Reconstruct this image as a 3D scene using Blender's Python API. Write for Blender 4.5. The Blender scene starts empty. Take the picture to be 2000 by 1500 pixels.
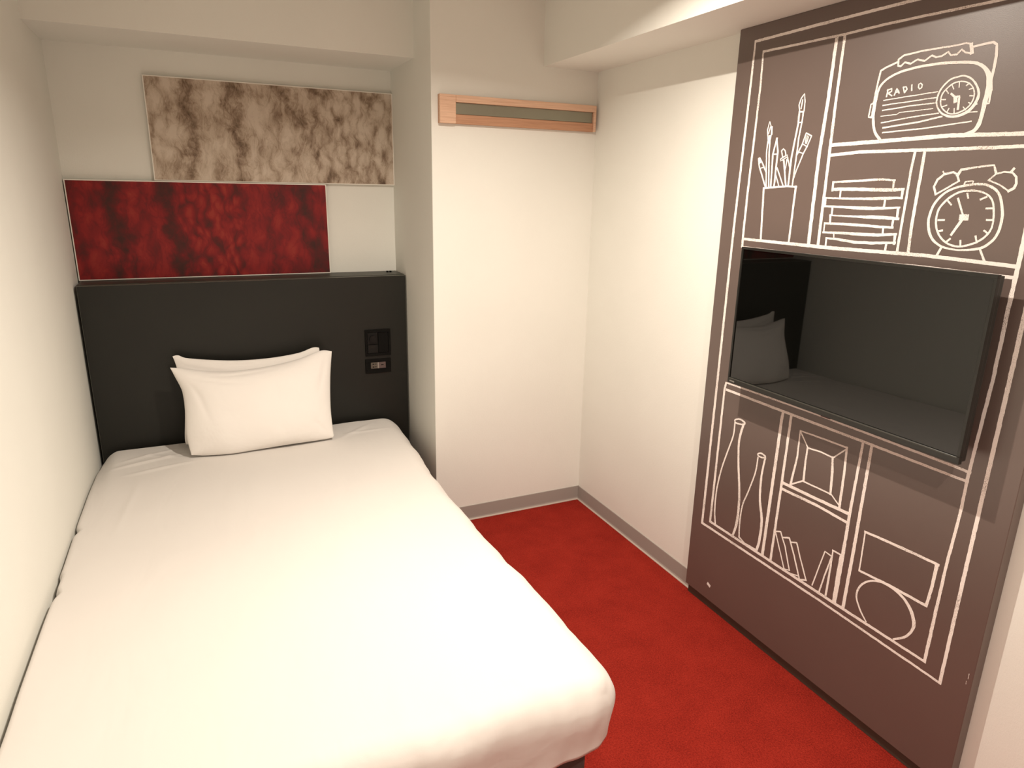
import bpy, bmesh, math, random, json
from mathutils import Vector, Matrix, noise

random.seed(7)
scene = bpy.context.scene
COL = scene.collection

# ------------------------------------------------------------------ camera
cam_d = bpy.data.cameras.new('camera')
cam_d.sensor_width = 36.0
cam_d.lens = 1322.8785 / 2000 * 36
cam_d.clip_start = 0.02
cam = bpy.data.objects.new('camera', cam_d)
COL.objects.link(cam)
RX = Vector((0.90739042, -0.41990921, 0.01785757))
UP = Vector((0.09940646, 0.25570492, 0.96163057))
FW = Vector((0.40836380, 0.87079920, -0.27376588))
m = Matrix((RX, UP, -FW)).transposed().to_4x4()
m.translation = (0.42242, -3.17103, 1.44100)
cam.matrix_world = m
scene.camera = cam

# ------------------------------------------------------------------ world, lights, exposure
world = bpy.data.worlds.new('world')
scene.world = world
world.use_nodes = True
world.node_tree.nodes['Background'].inputs[0].default_value = (1.0, 0.9, 0.78, 1)
world.node_tree.nodes['Background'].inputs[1].default_value = 0.0
scene.view_settings.view_transform = 'Standard'
scene.view_settings.look = 'None'
scene.view_settings.gamma = 1.0
scene.view_settings.use_curve_mapping = False
scene.view_settings.exposure = 0.0

LAMP_COL = (1.0, 0.898, 0.775)
def downlight(loc, watts, size=0.09):
    ld = bpy.data.lights.new('ceiling_lamp', 'AREA')
    ld.shape = 'DISK'
    ld.size = size
    ld.energy = watts
    ld.color = LAMP_COL
    ld.spread = math.radians(152)
    lo = bpy.data.objects.new('ceiling_lamp', ld)
    lo.location = loc
    COL.objects.link(lo)
    return lo
downlight((1.21, -1.70, 2.155), 28.0, 0.03)      # lamp in the ceiling beside the bed
downlight((1.03, -3.30, 2.155), 18.5, 0.03)      # lamp near the entrance, behind the camera

# ------------------------------------------------------------------ node helpers
def mat(name):
    mt = bpy.data.materials.new(name)
    mt.use_nodes = True
    nt = mt.node_tree
    b = nt.nodes['Principled BSDF']
    return mt, nt, b

class N:
    """small expression helper for shader nodes"""
    def __init__(s, nt):
        s.nt = nt
    def new(s, t, **kw):
        n = s.nt.nodes.new(t)
        for k, v in kw.items():
            setattr(n, k, v)
        return n
    def put(s, sock, v):
        if isinstance(v, bpy.types.NodeSocket):
            s.nt.links.new(v, sock)
        else:
            sock.default_value = v
    def math(s, op, a, b=0.0, c=0.0, clamp=False):
        n = s.new('ShaderNodeMath', operation=op, use_clamp=clamp)
        s.put(n.inputs[0], a); s.put(n.inputs[1], b); s.put(n.inputs[2], c)
        return n.outputs[0]
    def coord(s, out='Object'):
        return s.new('ShaderNodeTexCoord').outputs[out]
    def mapping(s, v, scale=(1, 1, 1), rot=(0, 0, 0), loc=(0, 0, 0)):
        n = s.new('ShaderNodeMapping')
        s.put(n.inputs['Vector'], v)
        n.inputs['Scale'].default_value = scale
        n.inputs['Rotation'].default_value = rot
        n.inputs['Location'].default_value = loc
        return n.outputs[0]
    def noise(s, v, scale, detail=3, rough=0.5, dist=0.0, out='Fac'):
        n = s.new('ShaderNodeTexNoise')
        s.put(n.inputs['Vector'], v)
        n.inputs['Scale'].default_value = scale
        n.inputs['Detail'].default_value = detail
        n.inputs['Roughness'].default_value = rough
        n.inputs['Distortion'].default_value = dist
        return n.outputs[out]
    def voronoi(s, v, scale, feature='SMOOTH_F1', smooth=0.5, rand=1.0):
        n = s.new('ShaderNodeTexVoronoi', feature=feature)
        s.put(n.inputs['Vector'], v)
        n.inputs['Scale'].default_value = scale
        if feature == 'SMOOTH_F1':
            n.inputs['Smoothness'].default_value = smooth
        n.inputs['Randomness'].default_value = rand
        return n.outputs['Distance']
    def ramp(s, f, stops):
        n = s.new('ShaderNodeValToRGB')
        el = n.color_ramp.elements
        while len(el) < len(stops):
            el.new(0.5)
        for e, (p, c) in zip(el, stops):
            e.position = p
            e.color = (*c, 1) if len(c) == 3 else c
        s.put(n.inputs[0], f)
        return n.outputs[0]
    def mix(s, f, a, b):
        n = s.new('ShaderNodeMix', data_type='RGBA')
        s.put(n.inputs[0], f)
        s.put(n.inputs[6], a if isinstance(a, bpy.types.NodeSocket) else (*a, 1))
        s.put(n.inputs[7], b if isinstance(b, bpy.types.NodeSocket) else (*b, 1))
        return n.outputs[2]
    def bump(s, h, strength, dist, bsdf, normal=None):
        n = s.new('ShaderNodeBump')
        n.inputs['Strength'].default_value = strength
        n.inputs['Distance'].default_value = dist
        s.put(n.inputs['Height'], h)
        if normal is not None:
            s.put(n.inputs['Normal'], normal)
        if bsdf is not None:
            s.nt.links.new(n.outputs[0], bsdf.inputs['Normal'])
        return n.outputs[0]
    def sep(s, v):
        n = s.new('ShaderNodeSeparateXYZ')
        s.put(n.inputs[0], v)
        return n.outputs
    def comb(s, x, y, z):
        n = s.new('ShaderNodeCombineXYZ')
        s.put(n.inputs[0], x); s.put(n.inputs[1], y); s.put(n.inputs[2], z)
        return n.outputs[0]

def simple(name, col, rough=0.6, spec=0.4, bump=None, metallic=0.0, coat=0.0):
    mt, nt, b = mat(name)
    b.inputs['Base Color'].default_value = (*col, 1)
    b.inputs['Roughness'].default_value = rough
    b.inputs['Specular IOR Level'].default_value = spec
    b.inputs['Metallic'].default_value = metallic
    b.inputs['Coat Weight'].default_value = coat
    if bump:
        n = N(nt)
        h = n.noise(n.coord(), bump[0], 4, 0.6)
        n.bump(h, bump[1], bump[2], b)
    return mt

# ------------------------------------------------------------------ materials
def wallpaper():
    mt, nt, b = mat('wallpaper')
    n = N(nt)
    co = n.coord()
    w1 = n.noise(n.mapping(co, (1, 1, 0.28)), 420, 2, 0.6)
    w2 = n.noise(n.mapping(co, (0.3, 0.3, 1)), 420, 2, 0.6)
    h = n.math('ADD', w1, w2)
    tone = n.noise(co, 3.0, 3, 0.5)
    b_col = n.ramp(tone, [(0.3, (0.840, 0.835, 0.775)), (0.7, (0.865, 0.860, 0.800))])
    nt.links.new(b_col, b.inputs['Base Color'])
    b.inputs['Roughness'].default_value = 0.75
    b.inputs['Specular IOR Level'].default_value = 0.25
    n.bump(h, 0.35, 0.0006, b)
    return mt

def carpet():
    mt, nt, b = mat('red_carpet')
    n = N(nt)
    co = n.coord()
    a = n.noise(co, 230, 4, 0.7)
    v = n.voronoi(co, 260, 'F1')
    blotch = n.noise(co, 9, 4, 0.6)
    f = n.math('ADD', n.math('MULTIPLY', a, 0.75), n.math('MULTIPLY', blotch, 0.25))
    c = n.ramp(f, [(0.30, (0.150, 0.009, 0.006)), (0.52, (0.315, 0.022, 0.013)), (0.75, (0.430, 0.040, 0.024))])
    nt.links.new(c, b.inputs['Base Color'])
    b.inputs['Roughness'].default_value = 0.95
    b.inputs['Specular IOR Level'].default_value = 0.08
    b.inputs['Sheen Weight'].default_value = 0.0
    h = n.math('SUBTRACT', a, v)
    n.bump(h, 0.7, 0.004, b)
    return mt

def linen(name, col, scale=1.0):
    mt, nt, b = mat(name)
    n = N(nt)
    co = n.coord()
    h = n.noise(co, 900 * scale, 2, 0.5)
    crease = n.noise(n.mapping(co, (1, 0.35, 1)), 7, 3, 0.55, 0.6)
    nt.nodes['Principled BSDF'].inputs['Base Color'].default_value = (*col, 1)
    b.inputs['Roughness'].default_value = 0.9
    b.inputs['Specular IOR Level'].default_value = 0.15
    nn = n.bump(crease, 0.25, 0.02, None)
    n.bump(h, 0.2, 0.0005, b, nn)
    return mt

def chalk(base):
    mt, nt, b = mat('chalk_white')
    n = N(nt)
    co = n.coord()
    a = n.noise(co, 520, 3, 0.75)
    big = n.noise(co, 9, 2, 0.5)
    f = n.math('ADD', a, n.math('MULTIPLY', n.math('SUBTRACT', big, 0.5), 0.45))
    c = n.ramp(f, [(0.27, base), (0.37, (0.66, 0.58, 0.53)), (0.46, (0.90, 0.83, 0.78))])
    nt.links.new(c, b.inputs['Base Color'])
    b.inputs['Roughness'].default_value = 0.9
    b.inputs['Specular IOR Level'].default_value = 0.1
    return mt

def board_mat(name, c0, c1, rough=0.55, spec=0.35):
    mt, nt, b = mat(name)
    n = N(nt)
    co = n.coord()
    t = n.noise(co, 2.5, 3, 0.5)
    fine = n.noise(co, 600, 2, 0.6)
    f = n.math('ADD', n.math('MULTIPLY', t, 0.7), n.math('MULTIPLY', fine, 0.3))
    nt.links.new(n.ramp(f, [(0.35, c0), (0.65, c1)]), b.inputs['Base Color'])
    b.inputs['Roughness'].default_value = rough
    b.inputs['Specular IOR Level'].default_value = spec
    n.bump(fine, 0.25, 0.0004, b)
    return mt

def wood(name, light, dark, scale=1.0):
    mt, nt, b = mat(name)
    n = N(nt)
    co = n.coord()
    g = n.noise(n.mapping(co, (2.2 * scale, 30, 95 * scale)), 3.0, 5, 0.65, 0.5)
    g2 = n.noise(n.mapping(co, (6, 60, 420)), 2.0, 3, 0.6)
    f = n.math('ADD', n.math('MULTIPLY', g, 0.65), n.math('MULTIPLY', g2, 0.35))
    c = n.ramp(f, [(0.34, dark), (0.52, light), (0.72, tuple(min(1, x * 1.18) for x in light))])
    nt.links.new(c, b.inputs['Base Color'])
    b.inputs['Roughness'].default_value = 0.55
    n.bump(g2, 0.15, 0.0008, b)
    return mt

def knit(name, W, H, tones, valleys, stitch, fuzz=1.0, soft=1.0, crev=0.6):
    """photographic print of thick knitted wool; u, v run 0..1 across the panel.
    valleys: (u at bottom, u at top, width, strength); stitch: (u0, u1, scale, tilt)"""
    mt, nt, b = mat(name)
    n = N(nt)
    co = n.coord()
    x, y, z = n.sep(co)[:3]
    u = n.math('DIVIDE', x, W)
    v = n.math('DIVIDE', z, H)
    wob = n.math('MULTIPLY', n.math('SUBTRACT', n.noise(co, 9, 3, 0.55), 0.5), 0.16)
    wob2 = n.math('MULTIPLY', n.math('SUBTRACT', n.noise(co, 30, 3, 0.6), 0.5), 0.06)
    uw = n.math('ADD', n.math('ADD', u, wob), wob2)
    dark = None
    for ub, ut, wd, st in valleys:
        c = n.math('ADD', n.math('MULTIPLY', v, ut - ub), ub)
        d = n.math('DIVIDE', n.math('SUBTRACT', uw, c), wd)
        g = n.math('MULTIPLY', n.math('POWER', 2.718, n.math('MULTIPLY', n.math('MULTIPLY', d, d), -1.0)), st)
        dark = g if dark is None else n.math('ADD', dark, g)
    # broken up along the valley
    dark = n.math('MULTIPLY', dark, n.math('ADD', 0.35, n.math('MULTIPLY', n.noise(n.mapping(co, (1, 1, 1.4)), 17, 3, 0.6), 1.35)))
    # puffy strands
    warp = n.noise(co, 14, 2, 0.5, 0.0, 'Color')
    add = n.new('ShaderNodeVectorMath', operation='MULTIPLY_ADD')
    n.put(add.inputs[0], warp); add.inputs[1].default_value = (0.05, 0.05, 0.05); n.put(add.inputs[2], co)
    pos = add.outputs[0]
    strands = None
    for (u0, u1, sc, tilt, amp) in stitch:
        m1 = n.mapping(pos, (1.9, 1, 1.0), (0, math.radians(tilt), 0))
        vor = n.voronoi(m1, sc, 'SMOOTH_F1', 0.35, 0.85)
        vor = n.math('MULTIPLY', n.math('SUBTRACT', vor, 0.38), amp)
        a_ = n.math('DIVIDE', n.math('SUBTRACT', uw, u0), 0.06, clamp=True)
        b_ = n.math('DIVIDE', n.math('SUBTRACT', u1, uw), 0.06, clamp=True)
        vor = n.math('MULTIPLY', vor, n.math('MULTIPLY', a_, b_))
        strands = vor if strands is None else n.math('ADD', strands, vor)
    fib = n.noise(n.mapping(pos, (1.0, 1.0, 0.25), (0, math.radians(18), 0)), 120, 5, 0.75, 0.8)
    mid = n.noise(n.mapping(pos, (1.0, 1.0, 0.45), (0, math.radians(-14), 0)), 26, 4, 0.6, 0.4)
    base = n.math('SUBTRACT', 0.76, n.math('MULTIPLY', dark, 0.62))
    base = n.math('SUBTRACT', base, strands)
    base = n.math('ADD', base, n.math('MULTIPLY', n.math('SUBTRACT', fib, 0.5), 0.42 * fuzz))
    base = n.math('ADD', base, n.math('MULTIPLY', n.math('SUBTRACT', mid, 0.5), 0.50 * soft))
    # thin dark crevices between the strands
    cr = n.noise(n.mapping(pos, (1.5, 1.0, 0.62), (0, math.radians(-16), 0)), 17, 3, 0.55, 0.9)
    cr = n.math('SUBTRACT', 1.0, n.math('ABSOLUTE', n.math('SUBTRACT', n.math('MULTIPLY', cr, 2.0), 1.0)))
    cr = n.math('POWER', cr, 9.0)
    base = n.math('SUBTRACT', base, n.math('MULTIPLY', n.math('SUBTRACT', cr, 0.25), 0.30 * crev))
    hair = n.noise(n.mapping(pos, (1.0, 1.0, 0.30), (0, math.radians(25), 0)), 70, 4, 0.6, 1.6)
    hair = n.math('POWER', n.math('SUBTRACT', 1.0, n.math('ABSOLUTE', n.math('SUBTRACT', n.math('MULTIPLY', hair, 2.0), 1.0))), 14.0)
    base = n.math('ADD', base, n.math('MULTIPLY', n.math('SUBTRACT', hair, 0.15), 0.10 * fuzz))
    nt.links.new(n.ramp(base, tones), b.inputs['Base Color'])
    b.inputs['Roughness'].default_value = 0.5
    b.inputs['Specular IOR Level'].default_value = 0.3
    return mt

BOARD = (0.124, 0.088, 0.075)
M = dict(
    wall=wallpaper(),
    carpet=carpet(),
    vinyl=simple('grey_vinyl', (0.37, 0.33, 0.30), 0.5, 0.3, (300, 0.1, 0.001)),
    vinyl_edge=simple('pale_vinyl_edge', (0.52, 0.44, 0.38), 0.5, 0.3),
    duvet=linen('white_bed_linen', (0.750, 0.712, 0.675)),
    pillow=linen('white_pillowcase', (0.90, 0.86, 0.82), 1.1),
    mattress=simple('mattress_ticking', (0.7, 0.68, 0.64), 0.9, 0.2),
    bed_base=simple('dark_bed_base', (0.075, 0.05, 0.045), 0.7, 0.3, (200, 0.2, 0.002)),
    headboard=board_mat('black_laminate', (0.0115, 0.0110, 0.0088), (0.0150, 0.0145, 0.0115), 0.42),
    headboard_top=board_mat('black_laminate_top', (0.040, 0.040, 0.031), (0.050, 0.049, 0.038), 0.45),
    edge=simple('headboard_edge_band', (0.10, 0.098, 0.080), 0.35, 0.5),  # edge band tone, paler to paint in the highlight along the edges
    plate=simple('black_plastic', (0.004, 0.0036, 0.003), 0.5, 0.12),
    rocker=simple('black_switch_rocker', (0.006, 0.0056, 0.005), 0.4, 0.25),
    port_grey=simple('grey_port_plastic', (0.12, 0.098, 0.078), 0.4, 0.4),
    port_pink=simple('mauve_port_plastic', (0.11, 0.074, 0.068), 0.4, 0.4),
    port_white=simple('pale_port_divider', (0.26, 0.225, 0.20), 0.4, 0.4),
    board=board_mat('slate_brown_board', tuple(c * 0.96 for c in BOARD), tuple(c * 1.05 for c in BOARD), 0.38, 0.95),
    plinth=simple('dark_plinth', (0.10, 0.078, 0.06), 0.7, 0.3),
    chalk=chalk(BOARD),
    wood=wood('pale_oak', (0.78, 0.51, 0.35), (0.62, 0.35, 0.225)),
    wood_shaded=wood('shaded_oak', (0.54, 0.29, 0.17), (0.40, 0.19, 0.105)),  # same oak as the block, with the recess shade put into its colour
    steel=simple('brushed_steel', (0.30, 0.285, 0.22), 0.34, 0.5, None, 0.6),
    art_edge=simple('white_panel_edge', (0.90, 0.86, 0.78), 0.5, 0.4),
    screen=simple('glossy_screen', (0.0022, 0.0022, 0.0018), 0.02, 0.65),
    bezel=simple('black_bezel', (0.012, 0.012, 0.010), 0.30, 0.5),
    bezel_lip=simple('bezel_lip', (0.045, 0.045, 0.038), 0.25, 0.5),
    logo=simple('silver_print', (0.42, 0.40, 0.36), 0.5, 0.4),
    logo_dim=simple('dim_print', (0.035, 0.035, 0.032), 0.5, 0.4),
    ir=simple('dark_red_window', (0.05, 0.008, 0.008), 0.2, 0.5),
)
WT = 0.9798
HB = 0.3892
M['beige_print'] = knit('beige_knit_print', WT, HB,
    [(0.05, (0.130, 0.085, 0.055)), (0.25, (0.25, 0.175, 0.12)), (0.45, (0.41, 0.315, 0.235)),
     (0.62, (0.54, 0.44, 0.345)), (0.85, (0.66, 0.56, 0.46))],
    [(0.15, 0.155, 0.034, 0.75), (0.345, 0.325, 0.036, 0.80), (0.70, 0.51, 0.034, 0.50), (0.83, 0.69, 0.028, 0.35), (0.94, 0.88, 0.02, 0.35)],
    [(-0.2, 0.14, 13, 10, 0.90), (0.17, 0.33, 10, -14, 0.80), (0.36, 0.60, 11, -38, 0.90), (0.58, 1.2, 14, -14, 0.85)])
M['red_print'] = knit('red_knit_print', 0.9757, 0.3839,
    [(0.08, (0.055, 0.014, 0.011)), (0.34, (0.105, 0.010, 0.010)), (0.55, (0.190, 0.009, 0.011)),
     (0.72, (0.255, 0.013, 0.013)), (0.95, (0.32, 0.030, 0.020))],
    [(0.175, 0.155, 0.036, 0.70), (0.40, 0.345, 0.036, 0.80), (0.98, 0.88, 0.055, 0.55), (0.78, 0.62, 0.045, 0.15), (0.02, 0.02, 0.02, 0.3)],
    [(-0.2, 0.34, 12, -14, 0.65), (0.38, 0.68, 19, 35, 0.95), (0.66, 1.2, 11, -32, 0.70)], 0.35, 0.6, 0.6)

# ------------------------------------------------------------------ mesh helpers
def link(o, parent=None):
    COL.objects.link(o)
    if parent is not None:
        o.parent = parent
    return o

def from_bm(name, bm, material, parent=None, smooth=False, loc=None):
    me = bpy.data.meshes.new(name)
    bmesh.ops.recalc_face_normals(bm, faces=bm.faces)
    bm.to_mesh(me); bm.free()
    mats = material if isinstance(material, (list, tuple)) else [material]
    for mm in mats:
        me.materials.append(mm)
    if smooth:
        for p in me.polygons:
            p.use_smooth = True
    o = bpy.data.objects.new(name, me)
    if loc is not None:
        o.location = loc
    return link(o, parent)

def add_box(bm, x0, x1, y0, y1, z0, z1, bev=0.0, seg=2, mi=0):
    r = bmesh.ops.create_cube(bm, size=1.0)
    vs = r['verts']
    for v in vs:
        v.co = Vector((x0 + (v.co.x + .5) * (x1 - x0), y0 + (v.co.y + .5) * (y1 - y0), z0 + (v.co.z + .5) * (z1 - z0)))
    fs = list({f for v in vs for f in v.link_faces})
    for f in fs:
        f.material_index = mi
    if bev > 0:
        es = list({e for v in vs for e in v.link_edges})
        bmesh.ops.bevel(bm, geom=es, offset=bev, segments=seg, affect='EDGES', profile=0.7)
    return bm

def box(name, b, material, parent=None, bev=0.0, seg=2, origin=None):
    """b = x0,x1,y0,y1,z0,z1 in world metres; origin moves the object's own origin"""
    o0 = origin or (0, 0, 0)
    bm = bmesh.new()
    add_box(bm, b[0] - o0[0], b[1] - o0[0], b[2] - o0[1], b[3] - o0[1], b[4] - o0[2], b[5] - o0[2], bev, seg)
    return from_bm(name, bm, material, parent, loc=origin)

def cyl(bm, c, axis, r, depth, seg=24, r2=None):
    res = bmesh.ops.create_cone(bm, cap_ends=True, segments=seg, radius1=r, radius2=r if r2 is None else r2, depth=depth)
    q = Vector((0, 0, 1)).rotation_difference(Vector(axis)).to_matrix().to_4x4()
    q.translation = Vector(c)
    bmesh.ops.transform(bm, matrix=q, verts=res['verts'])

def thing(name, label, cat, loc=(0, 0, 0), group=None):
    o = bpy.data.objects.new(name, None)
    o.empty_display_size = 0.05
    o.location = loc
    COL.objects.link(o)
    o['label'] = label; o['category'] = cat
    if group:
        o['group'] = group
    return o

def tag(o, label, cat, group=None):
    o['label'] = label; o['category'] = cat
    if group:
        o['group'] = group
    return o

def structure(o, label=None):
    o['kind'] = 'structure'
    if label:
        o['label'] = label
    return o

# ------------------------------------------------------------------ room
XC, YC, XR = 1.2897, -0.5613, 2.0133       # chase side, chase front, right wall
ZCEIL, YF, T = 2.18, -4.30, 0.10
structure(box('floor', (-T, XR + T, YF - T, T, -0.10, 0.0), M['carpet']), 'red carpeted floor')
structure(box('ceiling', (-T, XR + T, YF - T, T, ZCEIL, ZCEIL + .1), M['wall']), 'white ceiling')
structure(box('wall_left', (-T, 0, YF - T, T, 0, ZCEIL), M['wall']), 'off-white papered wall along the bed')
structure(box('wall_back', (0, XC, 0, T, 0, ZCEIL), M['wall']), 'off-white wall of the niche behind the headboard')
structure(box('wall_right', (XR, XR + T, YF - T, T, 0, ZCEIL), M['wall']), 'off-white wall behind the drawn shelf panel')
structure(box('wall_front', (0, XR, YF - T, YF, 0, ZCEIL), M['wall']), 'off-white wall behind the viewpoint')
bm = bmesh.new()
add_box(bm, XC, XR, YC, T, 0, ZCEIL)
es = [e for e in bm.edges if all(abs(v.co.x - XC) < 1e-5 and abs(v.co.y - YC) < 1e-5 for v in e.verts)]
bmesh.ops.bevel(bm, geom=es, offset=0.003, segments=3, affect='EDGES', profile=0.5)
structure(from_bm('wall_chase', bm, M['wall']), 'off-white boxed-out wall carrying the wooden rail')
bm = bmesh.new(); add_box(bm, 0, XC, -0.3548, 0, 1.9387, ZCEIL, 0.0)
structure(from_bm('trim_1', bm, M['wall']), 'off-white boxed beam over the bed head')
bm = bmesh.new(); add_box(bm, 1.759, XR, YF, YC, 1.9191, ZCEIL, 0.0)
structure(from_bm('trim_2', bm, M['wall']), 'off-white boxed beam along the right wall')

def skirting(name, a, bpt, nrm, label):
    """grey vinyl skirting from a to b (xy), face pushed out along nrm, with a small toe"""
    root = None
    prof = [(0.0, 0.0), (0.0085, 0.0), (0.0085, 0.002), (0.0050, 0.0065), (0.0034, 0.012), (0.0030, 0.0685), (0.0022, 0.0702), (0.0, 0.0702)]
    bm = bmesh.new()
    rings = []
    for p in (a, bpt):
        rings.append([bm.verts.new((p[0] + nrm[0] * d, p[1] + nrm[1] * d, z)) for d, z in prof])
    k = len(prof)
    for i in range(k):
        f = bm.faces.new((rings[0][i], rings[0][(i + 1) % k], rings[1][(i + 1) % k], rings[1][i]))
        f.material_index = 1 if i in (1, 2) else 0
    bm.faces.new(rings[0]); bm.faces.new(list(reversed(rings[1])))
    o = from_bm(name, bm, [M['vinyl'], M['vinyl_edge']])
    return structure(o, label)
skirting('baseboard_back', (XC, YC), (XR, YC), (0, -1), 'grey vinyl baseboard under the boxed-out wall')
skirting('baseboard_right', (XR, YC), (XR, -1.4186), (-1, 0), 'grey vinyl baseboard left of the drawn shelf panel')
skirting('baseboard_front', (XR, -2.4207), (XR, YF), (-1, 0), 'grey vinyl baseboard right of the drawn shelf panel')

# ------------------------------------------------------------------ bed
bed = thing('bed', 'single bed on a dark base below the white cover, along the left wall', 'bed', (0.6, -1.16, 0))
def bbox(name, b, material, parent, bev=0.0, seg=2):
    L = parent.location
    return box(name, (b[0] - L.x, b[1] - L.x, b[2] - L.y, b[3] - L.y, b[4] - L.z, b[5] - L.z), material, parent, bev, seg)
bbox('bed_base', (0.03, 1.118, -2.118, -0.20, 0.0, 0.220), M['bed_base'], bed, 0.006)
bbox('mattress', (0.090, 1.085, -2.075, -0.26, 0.220, 0.380), M['mattress'], bed, 0.04, 4)

def interp(tab, t):
    if t <= tab[0][0]: return tab[0][1]
    for (a, va), (b_, vb) in zip(tab, tab[1:]):
        if t <= b_:
            k = (t - a) / (b_ - a); k = k * k * (3 - 2 * k)
            return va + (vb - va) * k
    return tab[-1][1]

def sstep(a, b_, t):
    k = min(1, max(0, (t - a) / (b_ - a)))
    return k * k * (3 - 2 * k)

def ridge(px, py, ax, ay, bx, by, w):
    """bump profile of a crease running from a to b"""
    dx, dy = bx - ax, by - ay
    L2 = dx * dx + dy * dy
    t = ((px - ax) * dx + (py - ay) * dy) / L2
    tt = min(1, max(0, t))
    d = math.hypot(px - ax - dx * tt, py - ay - dy * tt)
    return math.exp(-(d / w) ** 2) * math.sin(math.pi * min(1, max(0.0, tt * 0.9 + 0.05)))

CREASES = [(0.05, -0.42, 0.32, -0.34, 0.010, 0.006), (0.08, -0.36, 0.30, -0.27, 0.009, 0.005), (0.10, -0.50, 0.36, -0.45, 0.012, 0.005),
           (0.16, -0.30, 0.33, -0.40, 0.008, 0.004), (0.9, -0.42, 1.08, -0.27, 0.012, 0.004), (0.17, -0.55, 0.12, -1.0, 0.010, 0.003),
           (0.93, -0.36, 1.15, -0.36, 0.010, 0.003),
           (1.00, -2.14, 0.93, -2.02, 0.018, 0.004), (0.86, -2.18, 0.80, -2.05, 0.016, 0.004), (0.70, -2.16, 0.72, -1.98, 0.016, 0.003)]
XE = [(-2.19, 1.180), (-2.06, 1.198), (-1.99, 1.196), (-1.85, 1.194), (-1.68, 1.192), (-1.56, 1.184), (-1.43, 1.188), (-1.12, 1.188), (-0.9, 1.191), (-0.5, 1.215), (-0.2, 1.222)]
def duvet():
    NX, NY, NZ = 120, 200, 22
    x0, y0, y1, zb = 0.003, -2.174, -0.190, 0.252
    bm = bmesh.new()
    cols = {}
    def wrap(u, v, w):
        # u, v in 0..1 across the top; w >= 0 how far down the side
        yy = y0 + (y1 - y0) * v
        xe = interp(XE, yy)
        px = x0 + (xe - x0) * u
        zt = 0.414 + (0.018 + 0.024 * (1 - u)) * (1 - sstep(0.12, 0.62, v))
        r = 0.016 + 0.070 * sstep(0.2, 0.9, u)
        if v > 0.9: r = r * (1 - sstep(0.9, 1.0, v)) + 0.045 * sstep(0.9, 1.0, v) if u < 0.85 else r
        pz = zt - (zt - zb) * w
        # the rounded box: clamp to the inner box and push out by r
        ix = min(max(px, x0 + r), xe - r)
        ry = 0.060 if v < 0.5 else 0.030
        iy = min(max(yy, y0 + ry), y1 - ry)
        rz = max(r, ry) if v < 0.5 else r
        iz = min(pz, zt - rz)
        dx, dy, dz = (px - ix) / r, (yy - iy) / ry, (pz - iz) / rz
        L = math.sqrt(dx * dx + dy * dy + dz * dz)
        if L > 1e-6:
            px, yy, pz = ix + dx / L * r, iy + dy / L * ry, iz + dz / L * rz
        return px, yy, pz
    def shape(u, v, w):
        x, y, z = wrap(u, v, w)
        top = 1 - w
        n1 = noise.noise(Vector((x * 2.2, y * 2.2, 0.3)))
        n2 = noise.noise(Vector((x * 6.5, y * 5.0, 1.7 + z * 3)))
        z += top * (0.006 * n1 + 0.0022 * n2)
        # gentle puff in the middle
        z += top * 0.006 * math.sin(math.pi * min(1, max(0, u))) * math.sin(math.pi * v)
        for ax, ay, bx, by, wd, am in CREASES:
            if abs(y - (ay + by) / 2) < 0.5:
                z += top * am * ridge(x, y, ax, ay, bx, by, wd)
        # right side and foot: soft vertical folds of the gathered cover
        if u > 0.80:
            k = sstep(0.86, 1.0, u)
            x += k * (0.006 * noise.noise(Vector((0.1, y * 7, z * 5))) + 0.0025 * noise.noise(Vector((3.1, y * 24, z * 9))))
        if v < 0.12:
            k = 1 - sstep(0.0, 0.10, v)
            y += k * (0.011 * noise.noise(Vector((x * 7, 2.0, z * 4))) + 0.006 * noise.noise(Vector((x * 22, 5.0, z * 10))))
        # pinched notches against the left wall
        if u < 0.12:
            k = 1 - sstep(0.0, 0.06, u)
            for yn in (-0.90, -1.30):
                x += k * 0.011 * math.exp(-((y - yn) / 0.022) ** 2)
            x += k * 0.0015 * (1 + noise.noise(Vector((0.0, y * 4, 0.0))))
            z += k * (-0.034 * math.exp(-((y + 0.2) / 0.35) ** 2) + 0.006 * noise.noise(Vector((4.0, y * 3.0, 0.0))))
            x = max(x, 0.003)
        if w > 0.25:
            tuck = sstep(0.25, 1.0, w)
            x -= tuck * 0.006 * sstep(0.93, 1.0, u)
            y += tuck * 0.020 * (1 - sstep(0.0, 0.07, v))
            z += tuck * 0.006 * noise.noise(Vector((x * 5, y * 5, 9.0)))
        return Vector((x, y, max(z, 0.248)))
    def gridpos(i, n):
        # denser towards the borders
        t = i / n
        return t + 0.055 * math.sin(2 * math.pi * t) * -1
    top = [[bm.verts.new(shape(gridpos(i, NX), gridpos(j, NY), 0)) for j in range(NY + 1)] for i in range(NX + 1)]
    for i in range(NX):
        for j in range(NY):
            bm.faces.new((top[i][j], top[i + 1][j], top[i + 1][j + 1], top[i][j + 1]))
    loop = [(i, 0) for i in range(NX)] + [(NX, j) for j in range(NY)] + [(i, NY) for i in range(NX, 0, -1)] + [(0, j) for j in range(NY, 0, -1)]
    prev = [top[i][j] for i, j in loop]
    for k in range(1, NZ + 1):
        cur = [bm.verts.new(shape(gridpos(i, NX), gridpos(j, NY), k / NZ)) for i, j in loop]
        for a in range(len(loop)):
            b_ = (a + 1) % len(loop)
            bm.faces.new((prev[a], prev[b_], cur[b_], cur[a]))
        prev = cur
    # turned-in hem
    cx, cy = 0.58, -1.16
    cur = []
    for v in prev:
        d = Vector((cx - v.co.x, cy - v.co.y, 0)).normalized()
        cur.append(bm.verts.new(v.co + d * 0.020 + Vector((0, 0, 0.004))))
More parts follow.
